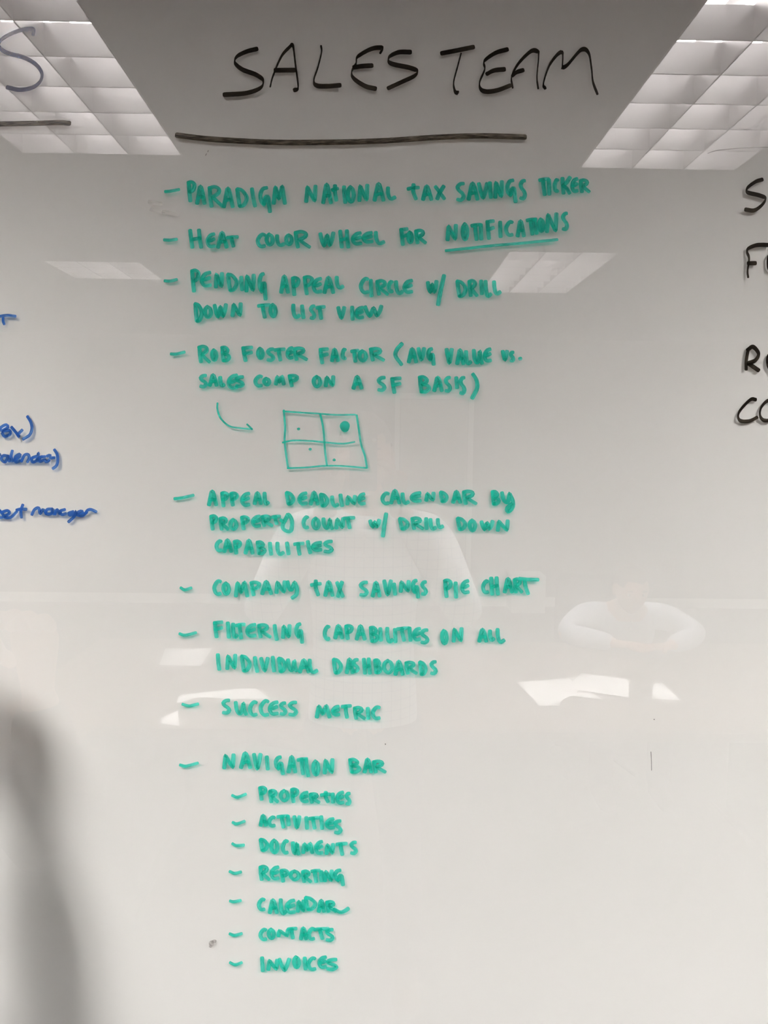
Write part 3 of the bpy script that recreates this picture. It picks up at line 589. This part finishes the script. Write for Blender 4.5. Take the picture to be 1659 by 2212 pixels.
def hand(bm, wrist, palm_dir, finger_dir, side_dir, curl, thumb):
    """palm + five separate fingers; finger_dir along the hand, palm_dir out of the palm, side_dir towards the thumb"""
    W, Pn, Fd, Sd = Vector(wrist), Vector(palm_dir).normalized(), Vector(finger_dir).normalized(), Vector(side_dir).normalized()
    k = W + Fd * .085
    merge(bm, chain([(*(W - Fd * .045), .023, .021), (*W, .024, .019), (*(W + Fd * .03), .031, .016), (*(W + Fd * .065), .038, .0145), (*k, .036, .012)]))
    for i, (o, ln) in enumerate(((.027, .072), (.009, .082), (-.009, .076), (-.026, .060))):
        b = W + Fd * .078 + Sd * o; pts = [b]; a = 0
        for j, fr in enumerate((.45, .31, .24)):
            a += curl * (.8, 1.1, .8)[j]; pts.append(pts[-1] + (Fd * math.cos(a) + Pn * math.sin(a)) * ln * fr)
        r = (.0095, .009, .0082, .0068)
        merge(bm, chain([(*p, r[j], r[j]) for j, p in enumerate(pts)]))
    b = W + Fd * .03 + Sd * .026; T = Vector(thumb).normalized()
    merge(bm, chain([(*b, .013, .013), (*(b + (Sd * .6 + T * .6) * .034), .0115, .0115), (*(b + (Sd * .6 + T * .6) * .034 + T * .030), .0098, .0098), (*(b + (Sd * .6 + T * .6) * .034 + T * .054), .0075, .0075)]))

def person(name, J, label, shirt, trousers, seated):
    """J: joint positions. one skinned body, clothes as children"""
    root = tag(empty(name, (J['pelvis'][0], J['pelvis'][1], 0)), label, 'person')
    inv = Matrix.Translation((-J['pelvis'][0], -J['pelvis'][1], 0))
    def put(n, bm, m, par=root): bmesh.ops.transform(bm, matrix=inv, verts=bm.verts); return obj(n, bm, m, par, True)
    def nodes(torso, arm, leg, grow=0):
        N_, E_ = {}, []
        if torso:
            N_.update({'pelvis': (*J['pelvis'], .118 + grow, .09 + grow), 'waist': (*J['waist'], .118 + grow, .085 + grow), 'chest': (*J['chest'], .145 + grow, .095 + grow), 'upper': (*J['upper'], .12 + grow, .075 + grow)})
            E_ += [('pelvis', 'waist'), ('waist', 'chest'), ('chest', 'upper')]
        if arm:
            for s in 'lr':
                sh, el, wr = J['sh' + s], J['el' + s], J['wr' + s]
                N_.update({'sh' + s: (*sh, .058 + grow, .058 + grow), 'ua' + s: (*lerp(sh, el, .5), .048 + grow, .048 + grow), 'el' + s: (*el, .040 + grow, .040 + grow), 'fa' + s: (*lerp(el, wr, .4), .038 + grow, .038 + grow), 'wr' + s: (*lerp(el, wr, .93 if grow else 1), .026 + grow, .023 + grow)})
                E_ += [('upper', 'sh' + s), ('sh' + s, 'ua' + s), ('ua' + s, 'el' + s), ('el' + s, 'fa' + s), ('fa' + s, 'wr' + s)]
        if leg:
            if 'pelvis' not in N_: N_['pelvis'] = (*J['pelvis'], .152 + grow, .108 + grow)
            for s in 'lr':
                hp, kn, an = J['hp' + s], J['kn' + s], J['an' + s]
                N_.update({'hp' + s: (*hp, .088 + grow, .09 + grow), 'th' + s: (*lerp(hp, kn, .45), .077 + grow, .077 + grow), 'kn' + s: (*kn, .056 + grow, .056 + grow), 'ca' + s: (*lerp(kn, an, .35), .054 + grow, .054 + grow), 'an' + s: (*lerp(kn, an, 1), .038 + grow, .038 + grow)})
                E_ += [('pelvis', 'hp' + s), ('hp' + s, 'th' + s), ('th' + s, 'kn' + s), ('kn' + s, 'ca' + s), ('ca' + s, 'an' + s)]
        return N_, E_
    N_, E_ = nodes(1, 1, 1)
    N_['neck'] = (*J['neck'], .056, .056); N_['skull'] = (*lerp(J['neck'], J['head'], .6), .052, .056); E_ += [('upper', 'neck'), ('neck', 'skull')]
    bm = skin(N_, E_)
    hb, hm = head_bm(J['head'], J['pitch'], J['yaw']); merge(bm, hb)
    for s in 'lr': hand(bm, J['wr' + s], *J['hand' + s])
    body = put('body', bm, SKIN)
    face_parts(root, inv @ hm)
    N_, E_ = nodes(1, 1, 0, .016)
    sb = skin(N_, E_); u, v = Vector(J['waist']), Vector(J['pelvis']); dn = (v - u).normalized()
    loft(sb, [(lerp(J['chest'], J['upper'], .85), .135, .085), (lerp(J['chest'], J['upper'], .3), .168, .112), (J['chest'], .170, .117), (lerp(J['chest'], J['waist'], .5), .160, .115), (J['waist'], .152, .112), (lerp(J['waist'], J['pelvis'], .6), .155, .118), (tuple(v), .162, .125), (tuple(v + dn * .09), .166, .130)])
    cb = Vector(J['neck']); merge(sb, chain([(*lerp(J['upper'], J['neck'], .5), .078, .078), (*lerp(J['upper'], J['neck'], .95), .064, .064)]))
    sh = put('shirt', sb, shirt)
    for i in range(6):
        p = Vector(lerp(J['upper'], J['waist'], i / 6)); f = Matrix.Rotation(J['yaw'], 3, 'Z') @ Vector((0, 1, 0)); b2 = bmesh.new()
        q = p + f * .110; cyl(b2, q, q + f * .014, .006, 12); bmesh.ops.transform(b2, matrix=inv, verts=b2.verts); obj('button', b2, EYEW, sh)
    tr = chain([(*(v - dn * .06), .128, .098), (*v, .148, .112), (*(v + dn * .09), .135, .108)])
    for s in 'lr':
        hp, kn, an = J['hp' + s], J['kn' + s], J['an' + s]
        merge(tr, chain([(*hp, .094, .094), (*lerp(hp, kn, .2), .092, .092), (*lerp(hp, kn, .6), .080, .080), (*kn, .068, .068), (*lerp(kn, an, .4), .066, .066), (*lerp(kn, an, 1.1), .058, .058)]))
    put('trousers', tr, trousers)
    for s in 'lr':
        an = Vector(J['an' + s]); f = Matrix.Rotation(J['yaw'], 3, 'Z') @ Vector((0, 1, 0)); b2 = chain([(an.x - f.x * .05, an.y - f.y * .05, .048, .042, .042), (an.x + f.x * .04, an.y + f.y * .04, .046, .044, .044), (an.x + f.x * .13, an.y + f.y * .13, .040, .048, .034), (an.x + f.x * .19, an.y + f.y * .19, .036, .040, .028)])
        for v in b2.verts: v.co.z = max(v.co.z, .004)
        put('shoe', b2, LEATHER)
    return root
px_ = -.025; py_ = -1.47
J = dict(pelvis=(px_, py_, .96), waist=(px_, py_ - .01, 1.12), chest=(px_, py_, 1.30), upper=(px_, py_ - .01, 1.43), neck=(px_, py_ + .005, 1.545), head=(px_, py_ + .06, 1.665), pitch=-.06, yaw=0,
         shl=(px_ - .195, py_, 1.445), shr=(px_ + .195, py_, 1.445), ell=(px_ - .30, py_ + .13, 1.20), elr=(px_ + .30, py_ + .13, 1.20), wrl=(px_ - .085, -1.085, 1.555), wrr=(px_ + .085, -1.085, 1.555),
         hpl=(px_ - .09, py_, .90), hpr=(px_ + .09, py_, .90), knl=(px_ - .12, py_ + .02, .50), knr=(px_ + .12, py_ + .02, .50), anl=(px_ - .14, py_, .09), anr=(px_ + .14, py_, .09),
         handl=((1, .15, 0), (.12, .30, 1), (0, -1, .3), .55, (.5, -.1, 1)), handr=((-1, .15, 0), (-.12, .30, 1), (0, -1, .3), .55, (-.5, -.1, 1)))
ph = person('person', J, 'person standing in a white plaid shirt, holding up a phone before the board', PLAID, JEANS, False)
# phone held by both hands; the photograph is taken through its lens
phn = tag(empty('mobile_phone', (-.025, -1.012, 1.655)), 'black mobile phone held upright in two hands before the board', 'phone')
bm = bmesh.new(); rbox(bm, -.0335, .0335, -.0035, .0035, -.069, .069, .0033, 3); obj('phone_body', bm, PLASTIC, phn)
bm = bmesh.new(); rbox(bm, -.0295, .0295, -.0042, -.0036, -.054, .054, .0002, 1); obj('screen', bm, mat('dark_screen_glass', (.01, .01, .012), .08), phn)
bm = bmesh.new(); cyl(bm, (.025, .0035, .055), (.025, .0050, .055), .0052, 20); obj('lens_ring', bm, STEEL, phn)

# unseen person added past the left edge, forearm placed to shade the board
wx, wy = -.98, -.50
J3 = dict(pelvis=(wx, wy, .86), waist=(wx, wy, 1.00), chest=(wx + .01, wy, 1.16), upper=(wx + .02, wy, 1.27), neck=(wx + .02, wy + .005, 1.37), head=(wx + .03, wy + .05, 1.485), pitch=-.1, yaw=-.2,
         shl=(wx - .15, wy, 1.285), shr=(wx + .19, wy + .03, 1.285), ell=(wx - .21, wy + .02, 1.02), elr=(-.452, -.17, 1.10), wrl=(wx - .18, wy + .12, .80), wrr=(-.466, -.145, 1.365),
         hpl=(wx - .085, wy, .80), hpr=(wx + .085, wy, .80), knl=(wx - .10, wy + .02, .45), knr=(wx + .10, wy + .02, .45), anl=(wx - .11, wy, .09), anr=(wx + .11, wy, .09),
         handl=((1, 0, 0), (.05, .3, -1), (0, 1, .2), .4, (0, 1, -1)), handr=((-.2, 1, 0), (0, .1, 1), (-1, 0, 0), .85, (.2, 1, 1)))
person('person', J3, 'unseen person in a dark shirt added beyond the left edge, one forearm raised to shade the board', mat('charcoal_shirt', (0.05, 0.05, 0.055), .9, noise=.1, nscale=60), JEANS, False)

sx, sy = 1.24, -3.22
J2 = dict(pelvis=(sx, sy, .52), waist=(sx, sy + .06, .64), chest=(sx, sy + .15, .76), upper=(sx, sy + .22, .86), neck=(sx, sy + .27, .935), head=(sx - .01, sy + .34, 1.02), pitch=-.25, yaw=0,
          shl=(sx - .20, sy + .22, .865), shr=(sx + .20, sy + .22, .865), ell=(sx - .33, sy + .34, .80), elr=(sx + .33, sy + .34, .80), wrl=(sx - .10, sy + .47, .785), wrr=(sx + .12, sy + .50, .785),
          hpl=(sx - .10, sy + .02, .50), hpr=(sx + .10, sy + .02, .50), knl=(sx - .14, sy + .42, .50), knr=(sx + .14, sy + .42, .50), anl=(sx - .14, sy + .38, .09), anr=(sx + .14, sy + .38, .09),
          handl=((0, 0, -1), (1, .25, 0), (0, 1, 0), .12, (.5, 1, 0)), handr=((0, 0, -1), (-1, .25, 0), (0, 1, 0), .12, (-.5, 1, 0)))
person('person', J2, 'seated person in a pale blue shirt leaning forearms on the table', SHIRTB, JEANS, True)
def chair(x, y, label, rz=0):
    t = tag(empty('office_chair', (x, y, 0), rz), label, 'chair', 'office chairs at the conference table')
    bm = bmesh.new(); rbox(bm, -.24, .24, -.23, .23, .335, .395, .025, 3); obj('seat', bm, FABRIC, t)
    bm = bmesh.new(); rbox(bm, -.22, .22, -.34, -.29, .50, .98, .022, 3); obj('backrest', bm, FABRIC, t)
    bm = bmesh.new(); rbox(bm, -.03, .03, -.36, -.342, .36, .80, .004); rbox(bm, -.03, .03, -.36, -.1, .315, .333, .004); obj('back_support', bm, PLASTIC, t)
    bm = bmesh.new(); cyl(bm, (0, 0, .08), (0, 0, .333), .025); obj('gas_column', bm, STEEL, t)
    for k in range(5):
        a = k * 2 * math.pi / 5; c, s = math.cos(a), math.sin(a); bm = bmesh.new(); cyl(bm, (0, 0, .09), (c * .28, s * .28, .065), .02, 8, .013); l = obj('leg', bm, PLASTIC, t)
        bm = bmesh.new(); cyl(bm, (c * .28 - s * .02, s * .28 + c * .02, .0265), (c * .28 + s * .02, s * .28 - c * .02, .0265), .026, 14); obj('caster', bm, PLASTIC, l)
chair(sx, sy - .02, 'dark grey office chair under the seated person')
chair(-.62, -3.35, 'empty dark grey office chair on the far side of the table', .25)
